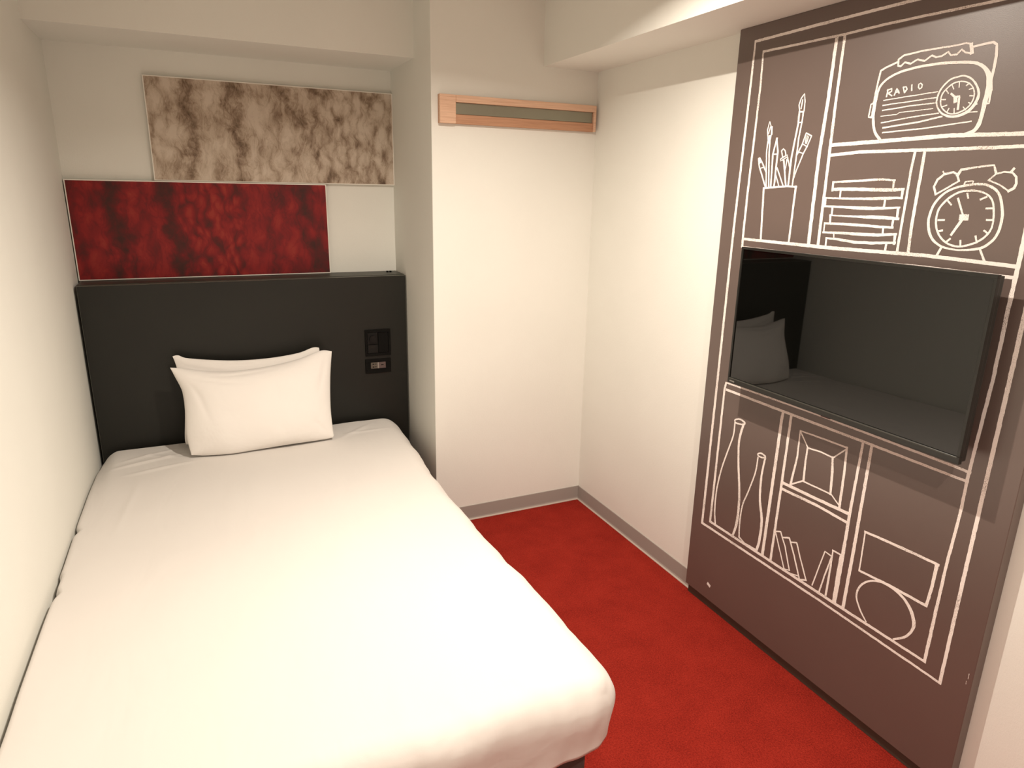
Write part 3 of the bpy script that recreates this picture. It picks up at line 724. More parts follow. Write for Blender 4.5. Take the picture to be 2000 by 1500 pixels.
DRAW = json.loads('''{"shelf_drawing":[[0,0,[[-1486.7,1875.4,6.8],[-1485.5,1752.2,8.6],[-1477.7,1334.3,9.6],[-1473.9,313.2,10.9]]],[0,0,[[-1474,312.6,9.1],[-1987.8,309.8,7.7],[-2352.6,300.2,6.7]]],[0,0,[[-2352.7,299.8,8.1],[-2353,576.5,8.8],[-2355.2,1074.4,9.7],[-2355.4,1185.6,9.8]]],[0,0,[[-1486.7,1875.4,7.3],[-1714.5,1877.6,7.8],[-1922.7,1878.2,7]]],[0,0,[[-1522.9,1842.4,6.5],[-1526.5,1747.4,7.5],[-1521,1443.9,8.7],[-1522.1,1310.4,9.1],[-1523.2,1288.6,9.3]]],[0,0,[[-1517.9,843.9,7.9],[-1513.7,821.6,8.9],[-1512.8,336.4,10.1]]],[0,0,[[-1512.8,336.4,8.9],[-2055.3,329.7,8.9],[-2307.3,329.6,7.1]]],[0,0,[[-2307.4,329.2,8.4],[-2309.8,602.7,7.2],[-2315.4,743.5,7],[-2314.7,838.3,7.7],[-2322.2,1065.9,8],[-2321.7,1201.4,8.8],[-2322.8,1351.4,9.9]]],[0,0,[[-1522.9,1842.4,6.4],[-1801,1839.2,6],[-1929.7,1840.8,6],[-2179.8,1836.5,5.5]]],[0,0,[[-1521.9,1311.2,7.8],[-1847.4,1309.6,9.4],[-2113.4,1313.3,8.2],[-2320.7,1308.5,8.3]]],[0,0,[[-1527.9,1287.4,3.9],[-1768.4,1285.6,4.6],[-1977.2,1285.4,5.4],[-2114.1,1286.7,6.5],[-2322.7,1285.1,7.3]]],[0,0,[[-1519.9,845.3,5.4],[-1884.9,849,6.2],[-2285.1,844.4,6.3],[-2317.2,843.1,6.9]]],[0,0,[[-1523.3,822.5,8.2],[-1764.9,821.5,8],[-2044.4,821.7,7.2],[-2316.6,820,6.3]]],[0,0,[[-1778.4,1835.4,9.9],[-1777,1680.8,10.7],[-1771.8,1547.8,11.2],[-1776.6,1318,11.5]]],[0,0,[[-1802.6,1834.8,8],[-1802.8,1678.2,8.7],[-1804.9,1559.5,9.1],[-1809.2,1314.8,9.5]]],[0,0,[[-1805.8,1573.2,9.1],[-1894.5,1573.9,9.5],[-2125.3,1577.6,8.7],[-2278.7,1572.3,7.9]]],[0,0,[[-1803.8,1547,7.9],[-1898.4,1552.1,7.8],[-2124,1548.8,7.3],[-2283.9,1547.6,7]]],[0,0,[[-2047.8,1543.8,6.6],[-2046.2,1508.2,6.6],[-2045.5,1314.2,6.8]]],[0,0,[[-2072.2,1544.1,7.7],[-2071.8,1372.1,7.9],[-2075,1311.9,7.9]]],[0,0,[[-1768,820.8,9.3],[-1765.5,802.3,10.9],[-1763.2,590.6,11.5],[-1760.2,337.7,11.3]]],[0,0,[[-1798.8,819.1,9.3],[-1797.5,581.6,9.1],[-1794.9,336.2,8.9]]],[0,0,[[-2041.9,818.5,7.4],[-2038.1,608.1,9.2],[-2038.4,490.4,10.9],[-2036.4,334.5,12.7]]],[0,0,[[-2068.2,817.3,8.7],[-2068,518.7,9.8],[-2065.9,331.2,10.1]]],[0,0,[[-1799.6,603.8,9.7],[-1918.1,605.5,9.6],[-2036,608.9,9.4]]],[0,0,[[-1800,583.7,8.8],[-1921.2,587.5,8.5],[-2034.9,582.4,8.1]]]],"radio_drawing":[[0,0,[[-1916.3,1664.2,4.8],[-1918.9,1699.3,5],[-1922.9,1737.4,5.4],[-1936.2,1742.9,4.6],[-1962.9,1749.8,4.5]]],[0,0,[[-2141.6,1755.3,4.3],[-2168.4,1757.3,4.7],[-2181.5,1757.7,4.6],[-2189.5,1752.2,5.3],[-2192.8,1730.7,6.2],[-2193.5,1707.2,6.2],[-2191.7,1683.7,6.7],[-2195.7,1664.2,7.3]]],[1,0,[[-1967.6,1742.1,4.1],[-1966.3,1756.4,5.2],[-1979.2,1763.3,4.3],[-2011.5,1764.9,4],[-2050.5,1765.6,3.9],[-2088.2,1764.3,3.8],[-2124,1765.1,3.6],[-2135.1,1762,3.1],[-2138.8,1750.2,4],[-2135.3,1743.5,4],[-2125,1746.7,3.2],[-2116.5,1754.1,3.8],[-2107.4,1745.4,4.2],[-2093.7,1745.8,3.3],[-2086.6,1753.9,3.7],[-2073,1747.3,4.2],[-2059.9,1746.8,3.6],[-2049.3,1752.1,4.1],[-2033.5,1743.4,4.1],[-2015.6,1749.2,4],[-1999.7,1742.4,4.1],[-1984.3,1747.6,4.2],[-1975.3,1740.1,4.6]]],[0,0,[[-2135.6,1761.1,7.6],[-2139.8,1743.6,7.6]]],[0,1,[[-1949,1579.6,6.6],[-1931.9,1598.7,7.2],[-1921.9,1631.7,7.3],[-1921.3,1661.8,7.1],[-1924.5,1693.1,6.3],[-1933.9,1708.6,5.9],[-1953.4,1720.7,5.4],[-1981.7,1728.6,5.3],[-2017.9,1732.1,5.4],[-2056.9,1732.9,5.4],[-2094.9,1730.8,5.6],[-2131.8,1726.3,5.8],[-2157.4,1719.9,6],[-2175,1708.2,7.5],[-2186.1,1690.8,11.1],[-2190.2,1668,12.3],[-2188,1644.2,10.3],[-2186.8,1616.7,8.7],[-2184.4,1598.8,9.4],[-2176.1,1584.5,8.2],[-2158,1577.6,7.9]]],[0,0,[[-1915.2,1664.3,3.8],[-1909.7,1662.9,4.4],[-1908.2,1633.7,4],[-1918.9,1631.9,3.3]]],[0,0,[[-1917.8,1662.1,3.8],[-1916.2,1634,3.8]]],[0,0,[[-2195.9,1667.4,4.3],[-2197.4,1637.6,4.2],[-2192,1637,3.8]]],[0,0,[[-2191.9,1662.2,2.1],[-2192.8,1638.8,2.1]]],[0,0,[[-1943.5,1668.9,2.5],[-2009.2,1671.2,2.4],[-2078.2,1673.3,2.3]]],[0,0,[[-1943.4,1657.5,2.7],[-2011.5,1659.4,2.6],[-2076.7,1661.4,2.5]]],[0,0,[[-1944.5,1645.7,2.9],[-2013.4,1649.4,2.8],[-2078.9,1650,2.7]]],[0,0,[[-1942.5,1632.8,2.1],[-1985,1633.5,2.1],[-1990.7,1637,2.1],[-2073.5,1638.5,2]]],[0,0,[[-1946.5,1617.5,2.9],[-2018.3,1623.8,2.8],[-2089.2,1627.1,2.7]]],[0,0,[[-1953.1,1605.8,3.9],[-2041.1,1611.7,3.7],[-2098.3,1619.4,3.7]]],[0,0,[[-1954.1,1594.4,3.3],[-2063.9,1597.2,3.1],[-2166.8,1604.3,2.9]]],[0,0,[[-2157.7,1623.3,2.5],[-2175.3,1622.9,2.5]]],[0,0,[[-2164.8,1635.8,2.6],[-2172.1,1638.4,2.6]]],[0,0,[[-1949.8,1676.5,3.9],[-1951.3,1691.9,3.9]]],[0,0,[[-1949.4,1690.3,3.5],[-1960.7,1693.6,2.9],[-1961.5,1687.1,4],[-1952.8,1683.5,3.6],[-1963.9,1676.9,2.9]]],[0,0,[[-1970.1,1678,4],[-1974.3,1692,3.4],[-1982.4,1680.9,3.1]]],[0,0,[[-1972.3,1683.2,3.4],[-1980.6,1684.7,3.3]]],[0,0,[[-1995.3,1681.2,3.3],[-1990.6,1692.8,3.3]]],[0,0,[[-1990.6,1692.8,3.1],[-1997.9,1692.9,2.8],[-2001.2,1687.2,3.8],[-1995.9,1681.2,3.9]]],[0,0,[[-2011.8,1695.1,3.5],[-2013.5,1683.5,3.5]]],[1,1,[[-2033.1,1696.6,2.8],[-2037.9,1692.5,3.1],[-2037.6,1686.5,3.8],[-2033.1,1684,2.9],[-2029.3,1688.3,3.2],[-2029.1,1694.5,3.8]]],[1,1,[[-2119.4,1699,3.6],[-2135.5,1698.9,3.4],[-2155.5,1686.6,3.7],[-2168.9,1667.2,5.1],[-2171.4,1650.7,6.5],[-2160.1,1628.9,6.8],[-2137.3,1618.4,5.9],[-2115.3,1618.5,4.8],[-2094.7,1628,3.9],[-2081.2,1646.4,3.8],[-2080.1,1663.7,4.2],[-2086.3,1680,4.3],[-2102,1694.9,4]]],[1,1,[[-2126.9,1688.5,2.8],[-2143.8,1684,2.5],[-2157.6,1671.8,2.6],[-2162.7,1654.9,3.1],[-2158.1,1639,3.4],[-2146.1,1628.5,3.3],[-2125.5,1622.7,3],[-2108.1,1626.8,2.7],[-2094.5,1638.3,2.8],[-2088.9,1652.5,3.2],[-2090.6,1667.6,3.6],[-2099.7,1678.5,3.5],[-2112.7,1686.9,3.3]]],[0,0,[[-2110.6,1665.5,4.2],[-2121.3,1657.6,4.4],[-2130.2,1658.3,4.7],[-2131.8,1632.3,5.2]]],[0,0,[[-2121.6,1655.9,9],[-2123,1649.1,9]]],[0,0,[[-2124.5,1687.2,2.5],[-2125.6,1677.1,2.5]]],[0,0,[[-2109.6,1682.3,2.2],[-2114.2,1674.8,2.2]]],[0,0,[[-2096.6,1675.4,2.2],[-2103.8,1667,2.2]]],[0,0,[[-2088.2,1656,2.4],[-2099.7,1654.8,2.4]]],[0,0,[[-2094.2,1640,2.6],[-2105,1642.4,2.6]]],[0,0,[[-2107.9,1627.7,2.9],[-2111.1,1635,2.9]]],[0,0,[[-2124.8,1624.5,2.5],[-2123.3,1633.9,2.5]]],[0,0,[[-2149.7,1628.2,2.1],[-2142.9,1635.4,2.1]]],[0,0,[[-2159.6,1640.1,2.1],[-2152.8,1643.6,2.1]]],[0,0,[[-2162,1655.8,2.3],[-2152.8,1656.8,2.3]]],[0,0,[[-2156.7,1671.9,2.5],[-2149.2,1670.3,2.5]]],[0,0,[[-2147.5,1682.7,2.7],[-2141.3,1678.9,2.8]]]],"alarm_clock_drawing":[[1,1,[[-2206.5,1473.9,5.2],[-2225,1472.4,4.8],[-2243.7,1463.9,5.2],[-2257.2,1450.3,5.5],[-2266,1429.1,5.8],[-2270.6,1410.8,6],[-2271.2,1389.2,6],[-2266.6,1367.1,5.9],[-2255.9,1351.4,6],[-2239.3,1339.7,5.8],[-2204.7,1332.9,4.1],[-2179.4,1332.5,3.9],[-2152.3,1337,4.7],[-2130.1,1349.8,5.9],[-2116.8,1369.4,6.6],[-2111.1,1391.3,6.4],[-2112.8,1415,6.2],[-2120.6,1435.2,6],[-2136.3,1453.6,5.4],[-2155,1463.9,4.9],[-2180.4,1470.8,4.9]]],[1,1,[[-2195.6,1460.2,4.3],[-2215.3,1457.9,4],[-2232.4,1451.2,3.8],[-2245.2,1437.8,3.9],[-2251.9,1416.3,4.1],[-2254.5,1397.7,4.2],[-2253.1,1380.4,4.4],[-2243.9,1364.1,4.6],[-2227.3,1350.9,4.6],[-2206.1,1342.3,4.5],[-2186.5,1339.7,4.4],[-2162.9,1345.4,4.3],[-2144.4,1359.3,4.4],[-2132.5,1378.8,4.6],[-2128.6,1398.8,4.8],[-2130.9,1418.9,5],[-2140.2,1434,5],[-2154.8,1447.7,4.8],[-2173.1,1457.5,4.6]]],[0,0,[[-2116.6,1451,5.1],[-2109.6,1468.3,5.4],[-2114.7,1483.1,5.7],[-2128.1,1495.2,5.3],[-2147.9,1499.2,4.8],[-2157.3,1494.8,4.5],[-2164.2,1481.2,4.7]]],[0,0,[[-2116.6,1451,4],[-2165.2,1480.4,3.9]]],[0,0,[[-2124.4,1500.9,3.4],[-2127.9,1496.3,3.4]]],[0,0,[[-2269.7,1497.8,5.3],[-2274.2,1504.4,5.2]]],[0,0,[[-2227.8,1481.6,3.4],[-2240.5,1494.4,3.6],[-2257.8,1498.3,3.5],[-2272.9,1496.5,3.5],[-2282,1487.9,4.5],[-2284.7,1474.6,5.4],[-2282.2,1465.6,6.1],[-2272.5,1459.6,5.7]]],[0,0,[[-2227.8,1481.6,3.2],[-2252.6,1472.4,3.1],[-2272.5,1459.6,3]]],[0,0,[[-2159.1,1492.4,7.2],[-2164.6,1504.2,5.6],[-2197.1,1508.7,4.2],[-2233,1512.5,3.6],[-2240.4,1495.2,5]]],[0,0,[[-2177.7,1471.6,3.5],[-2179.1,1478.7,3.4],[-2196.5,1479.9,3],[-2195.6,1474.4,3.4]]],[0,0,[[-2170.2,1442.7,5],[-2188,1407.7,3.8]]],[0,0,[[-2170.5,1364.3,6.1],[-2190.6,1403,6]]],[0,0,[[-2185.7,1402.8,13],[-2196.4,1403.2,12.9]]],[0,0,[[-2188.6,1454.2,4.1],[-2192.2,1444.4,4.1]]],[0,0,[[-2230.8,1447.6,4.4],[-2219.4,1441.7,4.4]]],[0,0,[[-2248,1424.3,4],[-2234.9,1423.6,4.1]]],[0,0,[[-2252.2,1400,4.1],[-2240.6,1399.5,4.1]]],[0,0,[[-2248.5,1372,3.8],[-2239.9,1377.3,3.8]]],[0,0,[[-2229.3,1351.1,4],[-2224.3,1364.4,4]]],[0,0,[[-2195.3,1342,4.3],[-2193.2,1352.6,4.3]]],[0,0,[[-2163.1,1348.8,4.7],[-2169.4,1355,4.6]]],[0,0,[[-2137,1369.8,4.5],[-2148,1372.1,4.4]]],[0,0,[[-2134.2,1394.8,4.3],[-2147.8,1395.4,4.3]]],[0,0,[[-2148.6,1437.1,4],[-2157.1,1429.2,4]]],[0,0,[[-2153.5,1335.4,5.5],[-2145.9,1314.9,5.5]]],[0,0,[[-2238.3,1338.4,4.3],[-2252.2,1315.1,5.1]]]],"brush_pot_drawing":[[0,0,[[-1585,1462.7,5.4],[-1626.6,1465.9,5.3],[-1674.8,1468.4,5.1],[-1708.9,1466.5,5]]],[0,0,[[-1585.5,1462.7,7.4],[-1597.1,1314.8,7.6]]],[0,0,[[-1706.2,1467.4,7.3],[-1705.9,1317.2,6.9]]],[0,0,[[-1591.5,1466.2,5.1],[-1557.8,1524.6,5.3],[-1551.3,1547.1,5.8],[-1556.2,1549,4.4],[-1571.1,1531.3,4.9],[-1589.4,1505.7,4.9]]],[0,0,[[-1560.1,1518.8,3.5],[-1575.9,1522.5,3.5]]],[0,0,[[-1554.4,1546,7.8],[-1559.3,1536.7,7.8]]],[0,0,[[-1594.2,1467.2,5.1],[-1580.2,1566.1,5],[-1580.9,1592.9,5.1]]],[0,0,[[-1604.1,1467.2,5.6],[-1590.4,1565.7,5.5],[-1588.5,1592.5,5.6]]],[0,0,[[-1581,1595.9,3.8],[-1574.2,1625.8,4],[-1579.3,1648.9,2.7],[-1592.4,1624.6,3.8],[-1589.1,1597.4,4]]],[0,0,[[-1585.6,1591.7,8.5],[-1585.5,1607.4,8.4]]],[0,0,[[-1590.3,1632.5,6.1],[-1591.5,1612.9,6.1]]],[0,0,[[-1584.1,1633,4],[-1580,1615.6,4]]],[0,0,[[-1612.2,1469.3,6.1],[-1606.2,1557.2,6.1],[-1614.2,1599.9,4.9],[-1624.1,1564.3,5.9],[-1624.4,1521.1,6.1],[-1625,1467.3,6.1]]],[0,0,[[-1606.1,1557.6,3.6],[-1624.7,1557.5,3.5]]],[0,0,[[-1614.1,1592.1,7.2],[-1614.5,1599.9,7.2]]],[0,0,[[-1625.8,1501.2,4],[-1643.2,1468.3,4]]],[0,0,[[-1628.8,1519,4.4],[-1660.1,1468.3,4.3]]],[0,0,[[-1643.9,1549.9,4.2],[-1637.9,1565.7,4.6],[-1643.9,1570.9,3.3],[-1651.2,1565.2,3.9],[-1656,1552.4,4.2]]],[0,0,[[-1639.8,1538,3.7],[-1637,1543.4,3.7],[-1660.4,1554.2,3.1],[-1661.9,1548.4,3.6],[-1640.5,1538.4,3.4]]],[0,0,[[-1650.4,1538.1,5.6],[-1657,1514.5,5.6],[-1669.3,1469.3,5.7]]],[0,0,[[-1663.1,1546.4,3.9],[-1675.6,1518,3.9]]],[0,0,[[-1659.1,1514.5,3.8],[-1662.5,1541.6,3.8]]],[0,0,[[-1659.9,1541.7,2.7],[-1660.8,1520.3,2.7]]],[0,0,[[-1677.8,1469.3,6.3],[-1676.7,1543.1,6.3],[-1681.5,1590.5,6.3],[-1686.4,1637,6.2],[-1685.2,1665.8,6.1]]],[0,0,[[-1692.9,1469.4,5.2],[-1694,1542.5,5.2],[-1694.5,1599.1,5.2],[-1698.7,1637.9,5.1],[-1699.1,1664.6,5.1]]],[0,0,[[-1686.2,1637.9,3.4],[-1700.1,1637.3,3.3]]],[0,0,[[-1684.7,1665.8,4.4],[-1700.4,1664.5,4.4]]],[0,0,[[-1685.3,1668.6,3.8],[-1680.9,1683.7,4.1],[-1685.7,1699.7,4.2],[-1695.4,1711.1,2.8],[-1700.3,1690.9,3.9],[-1701.2,1667.1,4]]],[0,0,[[-1691.4,1695.5,4.1],[-1689.6,1673.7,4.1]]],[0,0,[[-1694.9,1552,4.4],[-1709.9,1579.6,4.4],[-1718.5,1608.8,3.9],[-1738.3,1599.9,4],[-1727.1,1573.2,4.3],[-1716.8,1554,4.4],[-1699.3,1508,4.4],[-1692.9,1484.9,4.5]]],[0,0,[[-1710.1,1581.4,3],[-1728.5,1572.2,2.9]]],[0,0,[[-1702.1,1559.3,2.9],[-1717.9,1554.9,2.9]]],[0,0,[[-1719.8,1601.4,2.5],[-1719.3,1582.8,2.5]]],[0,0,[[-1728.8,1599,2.5],[-1724.6,1580.7,2.6]]],[0,0,[[-1724.8,1601.1,2.5],[-1721.6,1580.9,2.6]]]],"book_pile_drawing":[[0,0,[[-1829.6,1479.1,4.5],[-1898.6,1481.8,5.7],[-1969.4,1485.2,5.2],[-2009,1482.9,4]]],[0,0,[[-2006.7,1482.9,5.3],[-2007.3,1463.3,5.3]]],[0,0,[[-1830.5,1479.1,6.7],[-1831.4,1458.1,6.7]]],[0,0,[[-1831.8,1461.1,8.1],[-1898.8,1461.7,8.6],[-1965.9,1460.4,8.3],[-2013.2,1460.4,8.1],[-2035.7,1462.4,5.4]]],[0,0,[[-2033,1462.4,6.4],[-2034.4,1441.4,6.4]]],[0,0,[[-1857.4,1458.3,5.4],[-1858.3,1440.7,5.4]]],[0,0,[[-1811.5,1438.5,4.2],[-1876.8,1437.8,4.8],[-1945.4,1438.5,6.3],[-1993.6,1440.7,7.1],[-2035,1442.3,5.4]]],[0,0,[[-1813.4,1438.5,5.7],[-1814.4,1416.7,5.7]]],[0,0,[[-1990.8,1437.2,6.1],[-1990.3,1418.6,6.1]]],[0,0,[[-1811.4,1417.4,4.5],[-1882.5,1416.3,6.5],[-1941.4,1415.1,8.5],[-1990.1,1416.8,6.3],[-2033.2,1419.8,4.1]]],[0,0,[[-2029.5,1419,6.4],[-2031,1392.5,6.5]]],[0,0,[[-1839.1,1415.1,5.9],[-1840.3,1395.6,6]]],[0,0,[[-1839.1,1394.1,3],[-1911.1,1393.9,5.1],[-1961.8,1394.5,8.5],[-2002.3,1394.4,8.3],[-2034.4,1393.3,6.7]]],[0,0,[[-1835.9,1394,7.1],[-1838.4,1374.4,7.1]]],[0,0,[[-2021.1,1392.7,5.9],[-2021.4,1372.1,6]]],[0,0,[[-1821.1,1372.9,5.3],[-1879.4,1373.4,6.8],[-1949.1,1373.2,6.8],[-1990.5,1371.8,6.1],[-2023.7,1372.2,5.5]]],[0,0,[[-1821.1,1372.9,4.6],[-1822.5,1348.4,4.6]]],[0,0,[[-1997.9,1370.8,5.4],[-1999,1356.8,5.4]]],[0,0,[[-1819.6,1348.7,4.6],[-1883.5,1350.6,6.7],[-1936.2,1350.8,7.9],[-1986.2,1351.8,7.8],[-2035.9,1357,5.5]]],[0,0,[[-2032.9,1356.8,6.5],[-2034.4,1334,6.5]]],[0,0,[[-1855.8,1346.6,3.7],[-1857.3,1336.1,3.7]]],[0,0,[[-1832.6,1334.5,4.3],[-1868.3,1333.8,6.1],[-1922.8,1329.9,7.3],[-1973.5,1331.2,7.3],[-2036.6,1337,5.6]]],[0,0,[[-1833.6,1334.5,5.7],[-1834.7,1313.8,5.7]]],[0,0,[[-2013.6,1333.9,6.1],[-2013,1316.2,6.1]]]],"bottle_drawing":[[1,1,[[-1576.2,733.7,5.4],[-1596.2,742.9,5.2],[-1620.5,738,6.6],[-1612.4,729.4,4.9],[-1582.8,725.8,5.6]]],[0,1,[[-1577.7,724.2,6.2],[-1576.5,679.3,5.9],[-1558.6,615.4,5.8],[-1538.8,540.5,6.1],[-1527.7,458.4,6.5],[-1529.8,384.6,6.9],[-1539.2,340.1,7.2]]],[0,1,[[-1615.4,730.4,9.6],[-1604.9,668.9,9.1],[-1614.3,590.9,9],[-1629.8,514.6,9.3],[-1636.8,454.9,10],[-1636.8,391.3,10.7],[-1625.5,339.2,8.5]]]],"bottle_drawing.001":[[1,1,[[-1689.4,655.5,4.9],[-1703,663.7,5.1],[-1721.7,659.7,6.4],[-1714.6,652.4,4.8],[-1692.7,650.8,5.6]]],[0,1,[[-1692.6,644.9,5.6],[-1689.5,592.1,5.4],[-1670.2,519.5,5.3],[-1652.8,462.2,5.6],[-1649.5,397.4,6.1],[-1654.6,346.5,6.3]]],[0,0,[[-1654.6,346.5,6.4],[-1682.9,337.3,5.8],[-1731.9,340.7,5.3]]],[0,1,[[-1722.1,654.1,6.8],[-1716.2,587,7.9],[-1722,513.6,9.3],[-1739.9,448.8,10.4],[-1741,379.6,10.2],[-1735.2,342.5,9.8]]]],"picture_frame_drawing":[[0,0,[[-1838.4,784.1,4.2],[-1920.8,787.1,5.2],[-1998.8,788.4,5]]],[0,0,[[-1997.5,789,6.8],[-2001.9,709.7,7.6],[-2003.9,613.9,8.4]]],[0,0,[[-1838.5,783.3,4.4],[-1840.6,703.4,6.5],[-1830.6,610.7,7.8]]],[0,0,[[-1840.1,782,4.6],[-1872.1,743.8,4.6]]],[0,0,[[-1998.1,785.6,3.9],[-1959.5,744.3,4]]],[0,0,[[-1832.8,611.7,5],[-1874.1,640.7,4.9]]],[0,0,[[-2002.1,619.5,4.3],[-1971.8,639.8,4.4]]],[0,0,[[-1872.3,742.7,4.5],[-1917.2,747,4.5],[-1959.4,744.9,4.5]]],[0,0,[[-1958.4,745.7,6.4],[-1964.3,705.6,8.8],[-1969.9,639,7.2]]],[0,0,[[-1971.8,639.8,4.6],[-1874.4,638.8,4.8]]],[0,0,[[-1872.1,743.8,5.5],[-1871.5,703.5,6.6],[-1874.3,639.6,7.8]]]],"leaning_books_drawing":[[0,0,[[-1798.1,438.8,3.9],[-1819,447.8,5.3],[-1842.6,409.4,5.2],[-1870.6,343.5,5.1]]],[0,0,[[-1799,439.2,4.8],[-1849.4,338.9,4.8]]],[0,0,[[-1849.8,336.2,3.3],[-1872.1,343.1,3.2]]],[0,0,[[-1828.9,433,4.2],[-1853.7,444.3,5.7],[-1880.9,396.1,5.6],[-1909.8,336.2,5.5]]],[0,0,[[-1874.5,334.7,3.7],[-1904.1,342.2,3.7]]],[0,0,[[-1859,432.5,3.8],[-1882.5,442.4,5.1],[-1907.1,393.7,5],[-1933.9,344.6,5]]],[0,0,[[-1911.6,333.9,5.2],[-1934.7,345.1,5.2]]],[0,0,[[-1957,341.6,4.2],[-1981.4,465.7,3.8],[-2006.1,462.3,4.7]]],[0,0,[[-1983.6,336.8,4.9],[-1992.2,392.2,4.8],[-2005.5,460.9,4.7]]],[0,0,[[-2005.3,481.3,5.3],[-2034.8,481.5,5.2]]],[0,0,[[-2006.2,480.7,4.3],[-2007.1,428.4,6.2],[-2006.3,336.2,7.1]]],[0,0,[[-2032.9,481.3,6.8],[-2033.6,419.7,10.7],[-2035.6,333.9,12.4]]]],"box_and_ball_drawing":[[0,0,[[-2091.4,582.3,6.6],[-2194.5,588.9,7.7],[-2292,592.6,6.7]]],[0,0,[[-2288.4,590.6,9.1],[-2288.2,533.1,7.9],[-2283.8,474.7,7.4]]],[0,0,[[-2094.3,467,6.2],[-2192.2,473.3,7.4],[-2283.8,474.7,7.8]]],[0,0,[[-2092.1,582.6,4.2],[-2093.3,524.4,4.3],[-2094.4,466.3,4.3]]],[0,1,[[-2139.3,336.1,4.4],[-2115.8,359.7,5.2],[-2099.7,390.2,5.4],[-2104.1,423.5,5.5],[-2127.2,453.1,4.9],[-2159.3,468.7,4.9],[-2192.9,470.1,6.2],[-2225.6,460.9,8],[-2249.8,440,9.5],[-2263.3,412.9,9.4],[-2262.6,390.8,6.9],[-2249.6,362.1,6],[-2221.7,335.9,5.2]]]],"paint_chip":[[0,0,[[-1535.6,101.1,11.3],[-1544.2,97.8,11.3]]],[0,0,[[-2410.1,369.3,1.3],[-2410.6,355.4,1.3]]],[0,0,[[-2408.4,348,1.1],[-2408.9,339.7,1.1]]]]}''')
EXTRA = [[(-2355.2, 1170, 9.5), (-2355.5, 1500, 9), (-2355.5, 1878, 9)],
         [(-1900, 1878, 7), (-2120, 1878.5, 8), (-2359, 1878.5, 8)],
         [(-2322.8, 1340, 9.5), (-2322.5, 1600, 9), (-2321, 1838, 9)],
         [(-2160, 1836.8, 6), (-2325, 1837, 7)],
         [(-2270, 1572.3, 8), (-2321, 1572.0, 8)],
         [(-2275, 1547.6, 7), (-2321, 1547.4, 7)]]
for q in EXTRA:
    DRAW['shelf_drawing'].append([0, 0, q])
FILLS = {}
def stroke(bm, closed, smooth, pts, seed, dx):
    P = [Vector((a, b_, w)) for a, b_, w in pts]
    if closed: P.append(P[0])
    Q = []
    n = len(P)
    for i in range(n - 1):
        p1, p2 = P[i], P[i + 1]
        L = math.hypot(p2.x - p1.x, p2.y - p1.y)
        k = max(1, int(L / 3.2))
        if smooth:
            p0 = P[i - 1] if i > 0 else (P[-2] if closed else p1)
            p3 = P[i + 2] if i + 2 < n else (P[1] if closed else p2)
        for s in range(k):
            t = s / k
            if smooth:
                Q.append(0.5 * ((2 * p1) + (-p0 + p2) * t + (2 * p0 - 5 * p1 + 4 * p2 - p3) * t * t + (-p0 + 3 * p1 - 3 * p2 + p3) * t ** 3))
            else:
                Q.append(p1.lerp(p2, t))
    Q.append(P[-1].copy())
    m_ = len(Q)
    L, R = [], []
    for i, p in enumerate(Q):
        a = Q[max(i - 1, 0)]; b_ = Q[min(i + 1, m_ - 1)]
        if closed and i in (0, m_ - 1):
            a = Q[m_ - 2]; b_ = Q[1]
        d = Vector((b_.x - a.x, b_.y - a.y)); d = d.normalized() if d.length > 1e-6 else Vector((1, 0))
        nn = Vector((-d.y, d.x))
        w1 = p.z / 2 * (1 + 0.16 * noise.noise(Vector((i * 0.31, seed, 0)))) + 0.45 * noise.noise(Vector((i * 1.3, seed, 4)))
        w2 = p.z / 2 * (1 + 0.16 * noise.noise(Vector((i * 0.31, seed, 9)))) + 0.45 * noise.noise(Vector((i * 1.3, seed, 7)))
        sx = 0.5 * noise.noise(Vector((i * 0.12, seed, 2)))
        ext = 0
        c = Vector((p.x, p.y)) + nn * sx
        if not closed and i == 0: c -= d * p.z * 0.4
        if not closed and i == m_ - 1: c += d * p.z * 0.4
        L.append(c + nn * w1); R.append(c - nn * w2)
    x = -dx
    y_off = (PY0 + PY1) / 2
    vl = [bm.verts.new((x, q.x / 1000 - y_off, q.y / 1000)) for q in L]
    vr = [bm.verts.new((x, q.x / 1000 - y_off, q.y / 1000)) for q in R]
    for i in range(m_ - 1):
        bm.faces.new((vl[i], vr[i], vr[i + 1], vl[i + 1]))
LBL = dict(shelf_drawing='white chalk lines of the cabinet and shelves', radio_drawing='chalk drawing of a radio lettered RADIO',
           alarm_clock_drawing='chalk drawing of a twin-bell alarm clock', brush_pot_drawing='chalk drawing of brushes in a pot',
           book_pile_drawing='chalk drawing of a pile of books', picture_frame_drawing='chalk drawing of a picture frame',
           leaning_books_drawing='chalk drawing of leaning books', box_and_ball_drawing='chalk drawing of a box on a ball')
sd = 0
for key, strokes in DRAW.items():
    bm = bmesh.new()
    for c_, s_, pts in strokes:
        sd += 1
        stroke(bm, c_, s_, pts, sd * 3.7, 0.0004 + 0.000004 * (sd % 60))
    # normals must face the room
    me = bpy.data.meshes.new(key.split('.')[0])
    bm.normal_update()
    for f in bm.faces:
        if f.normal.x > 0:
            f.normal_flip()
    bm.to_mesh(me); bm.free()
    me.materials.append(M['chalk'])
    o = bpy.data.objects.new(key.split('.')[0], me)
    link(o, panel)
    if key in LBL:
        o['label'] = LBL[key]
    if key.startswith('bottle'):
        o['label'] = 'chalk drawing of a %s slim bottle' % ('shorter' if '.' in key else 'taller')

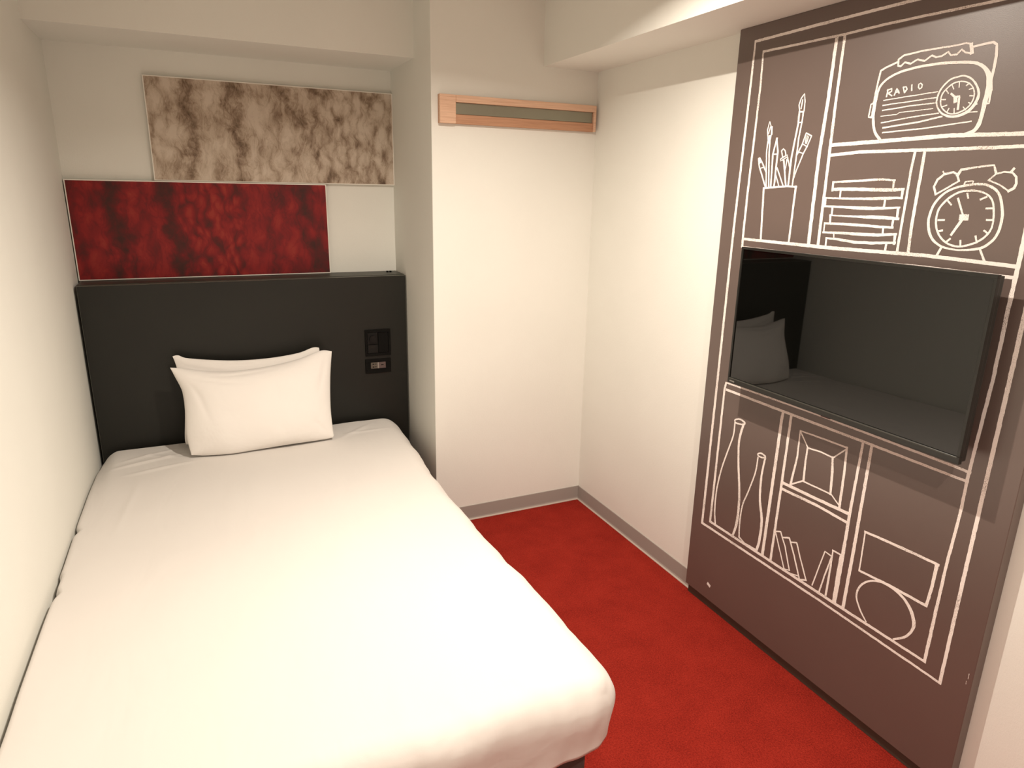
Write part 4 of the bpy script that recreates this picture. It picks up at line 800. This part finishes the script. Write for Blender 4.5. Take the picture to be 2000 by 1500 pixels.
# ------------------------------------------------------------------ television
TX, TY0, TY1, TZ0, TZ1 = 1.9097, -2.3275, -1.5955, 0.8764, 1.2942
tv = thing('television', 'flat black television mounted on the drawn shelf panel', 'television', (1.945, (TY0 + TY1) / 2, TZ0))
def tb(name, b, material, bev=0.0, seg=2, parent=None):
    L = tv.location
    return box(name, (b[0] - L.x, b[1] - L.x, b[2] - L.y, b[3] - L.y, b[4] - L.z, b[5] - L.z), material, parent or tv, bev, seg)
tb('rear_housing', (TX + 0.012, TX + 0.030, TY0 + 0.003, TY1 - 0.003, TZ0 + 0.004, TZ1 - 0.003), M['bezel'], 0.003)
tb('rear_housing', (TX + 0.030, TX + 0.048, TY0 + 0.14, TY1 - 0.14, TZ0 + 0.05, TZ1 - 0.09), M['bezel'], 0.006)
bm = bmesh.new()
L = tv.location
def fr(b, mi=0, bev=0.0012):
    add_box(bm, b[0] - L.x, b[1] - L.x, b[2] - L.y, b[3] - L.y, b[4] - L.z, b[5] - L.z, bev, 2, mi)
SB, SS, ST = 0.0175, 0.0070, 0.0070      # bezel widths: bottom, sides, top
fr((TX, TX + 0.0118, TY0, TY1, TZ0, TZ0 + SB))
fr((TX, TX + 0.0118, TY0, TY1, TZ1 - ST, TZ1))
fr((TX, TX + 0.0118, TY0, TY0 + SS, TZ0 + SB, TZ1 - ST))
fr((TX, TX + 0.0118, TY1 - SS, TY1, TZ0 + SB, TZ1 - ST))
from_bm('bezel', bm, M['bezel'], tv)
tb('screen', (TX + 0.0030, TX + 0.0118, TY0 + SS + 0.0002, TY1 - SS - 0.0002, TZ0 + SB + 0.0002, TZ1 - ST - 0.0002), M['screen'])
tb('bezel_lip', (TX - 0.0006, TX + 0.0020, TY0 + 0.006, TY1 - 0.006, TZ0 + SB - 0.0045, TZ0 + SB - 0.0005), M['bezel_lip'], 0.0004, 1)
ir = tb('sensor_window', (TX + 0.0005, TX + 0.009, -1.985, -1.955, TZ0 - 0.0025, TZ0 + 0.001), M['ir'], 0.0008, 1)
ir['label'] = 'dark red sensor window'
bm = bmesh.new(); cyl(bm, (TX + 0.004 - L.x, -1.951 - L.y, TZ0 - 0.0005 - L.z), (0, 0, 1), 0.0012, 0.0015, 10)
from_bm('indicator_light', bm, M['logo'], tv)
# maker's mark: seven tiny letters, too small in the photograph to read
bm = bmesh.new()
for i in range(7):
    yy = TY1 - 0.0110 - i * 0.0030
    zz = TZ0 + 0.0066
    def q(y0, y1, z0, z1):
        add_box(bm, TX - 0.0002 - L.x, TX + 0.0004 - L.x, y0 - L.y, y1 - L.y, z0 - L.z, z1 - L.z)
    q(yy - 0.0011, yy - 0.0006, zz - 0.0020, zz + 0.0020)
    q(yy + 0.0006, yy + 0.0011, zz - 0.0020, zz + 0.0020)
    q(yy - 0.0006, yy + 0.0006, zz + (0.0014 if i % 2 else -0.0020), zz + (0.0020 if i % 2 else -0.0014))
from_bm('maker_mark', bm, M['logo'], tv)
bm = bmesh.new()
for i in range(5):
    yy = TY1 - 0.0100 - i * 0.0032
    add_box(bm, TX - 0.0002 - L.x, TX + 0.0004 - L.x, yy - 0.0010 - L.y, yy + 0.0010 - L.y, TZ1 - 0.0055 - L.z, TZ1 - 0.0030 - L.z)
from_bm('maker_mark', bm, M['logo_dim'], tv)
tb('wall_bracket', (TX + 0.048, XB - 0.0008, -2.06, -1.86, 1.02, 1.16), M['bezel'], 0.002)
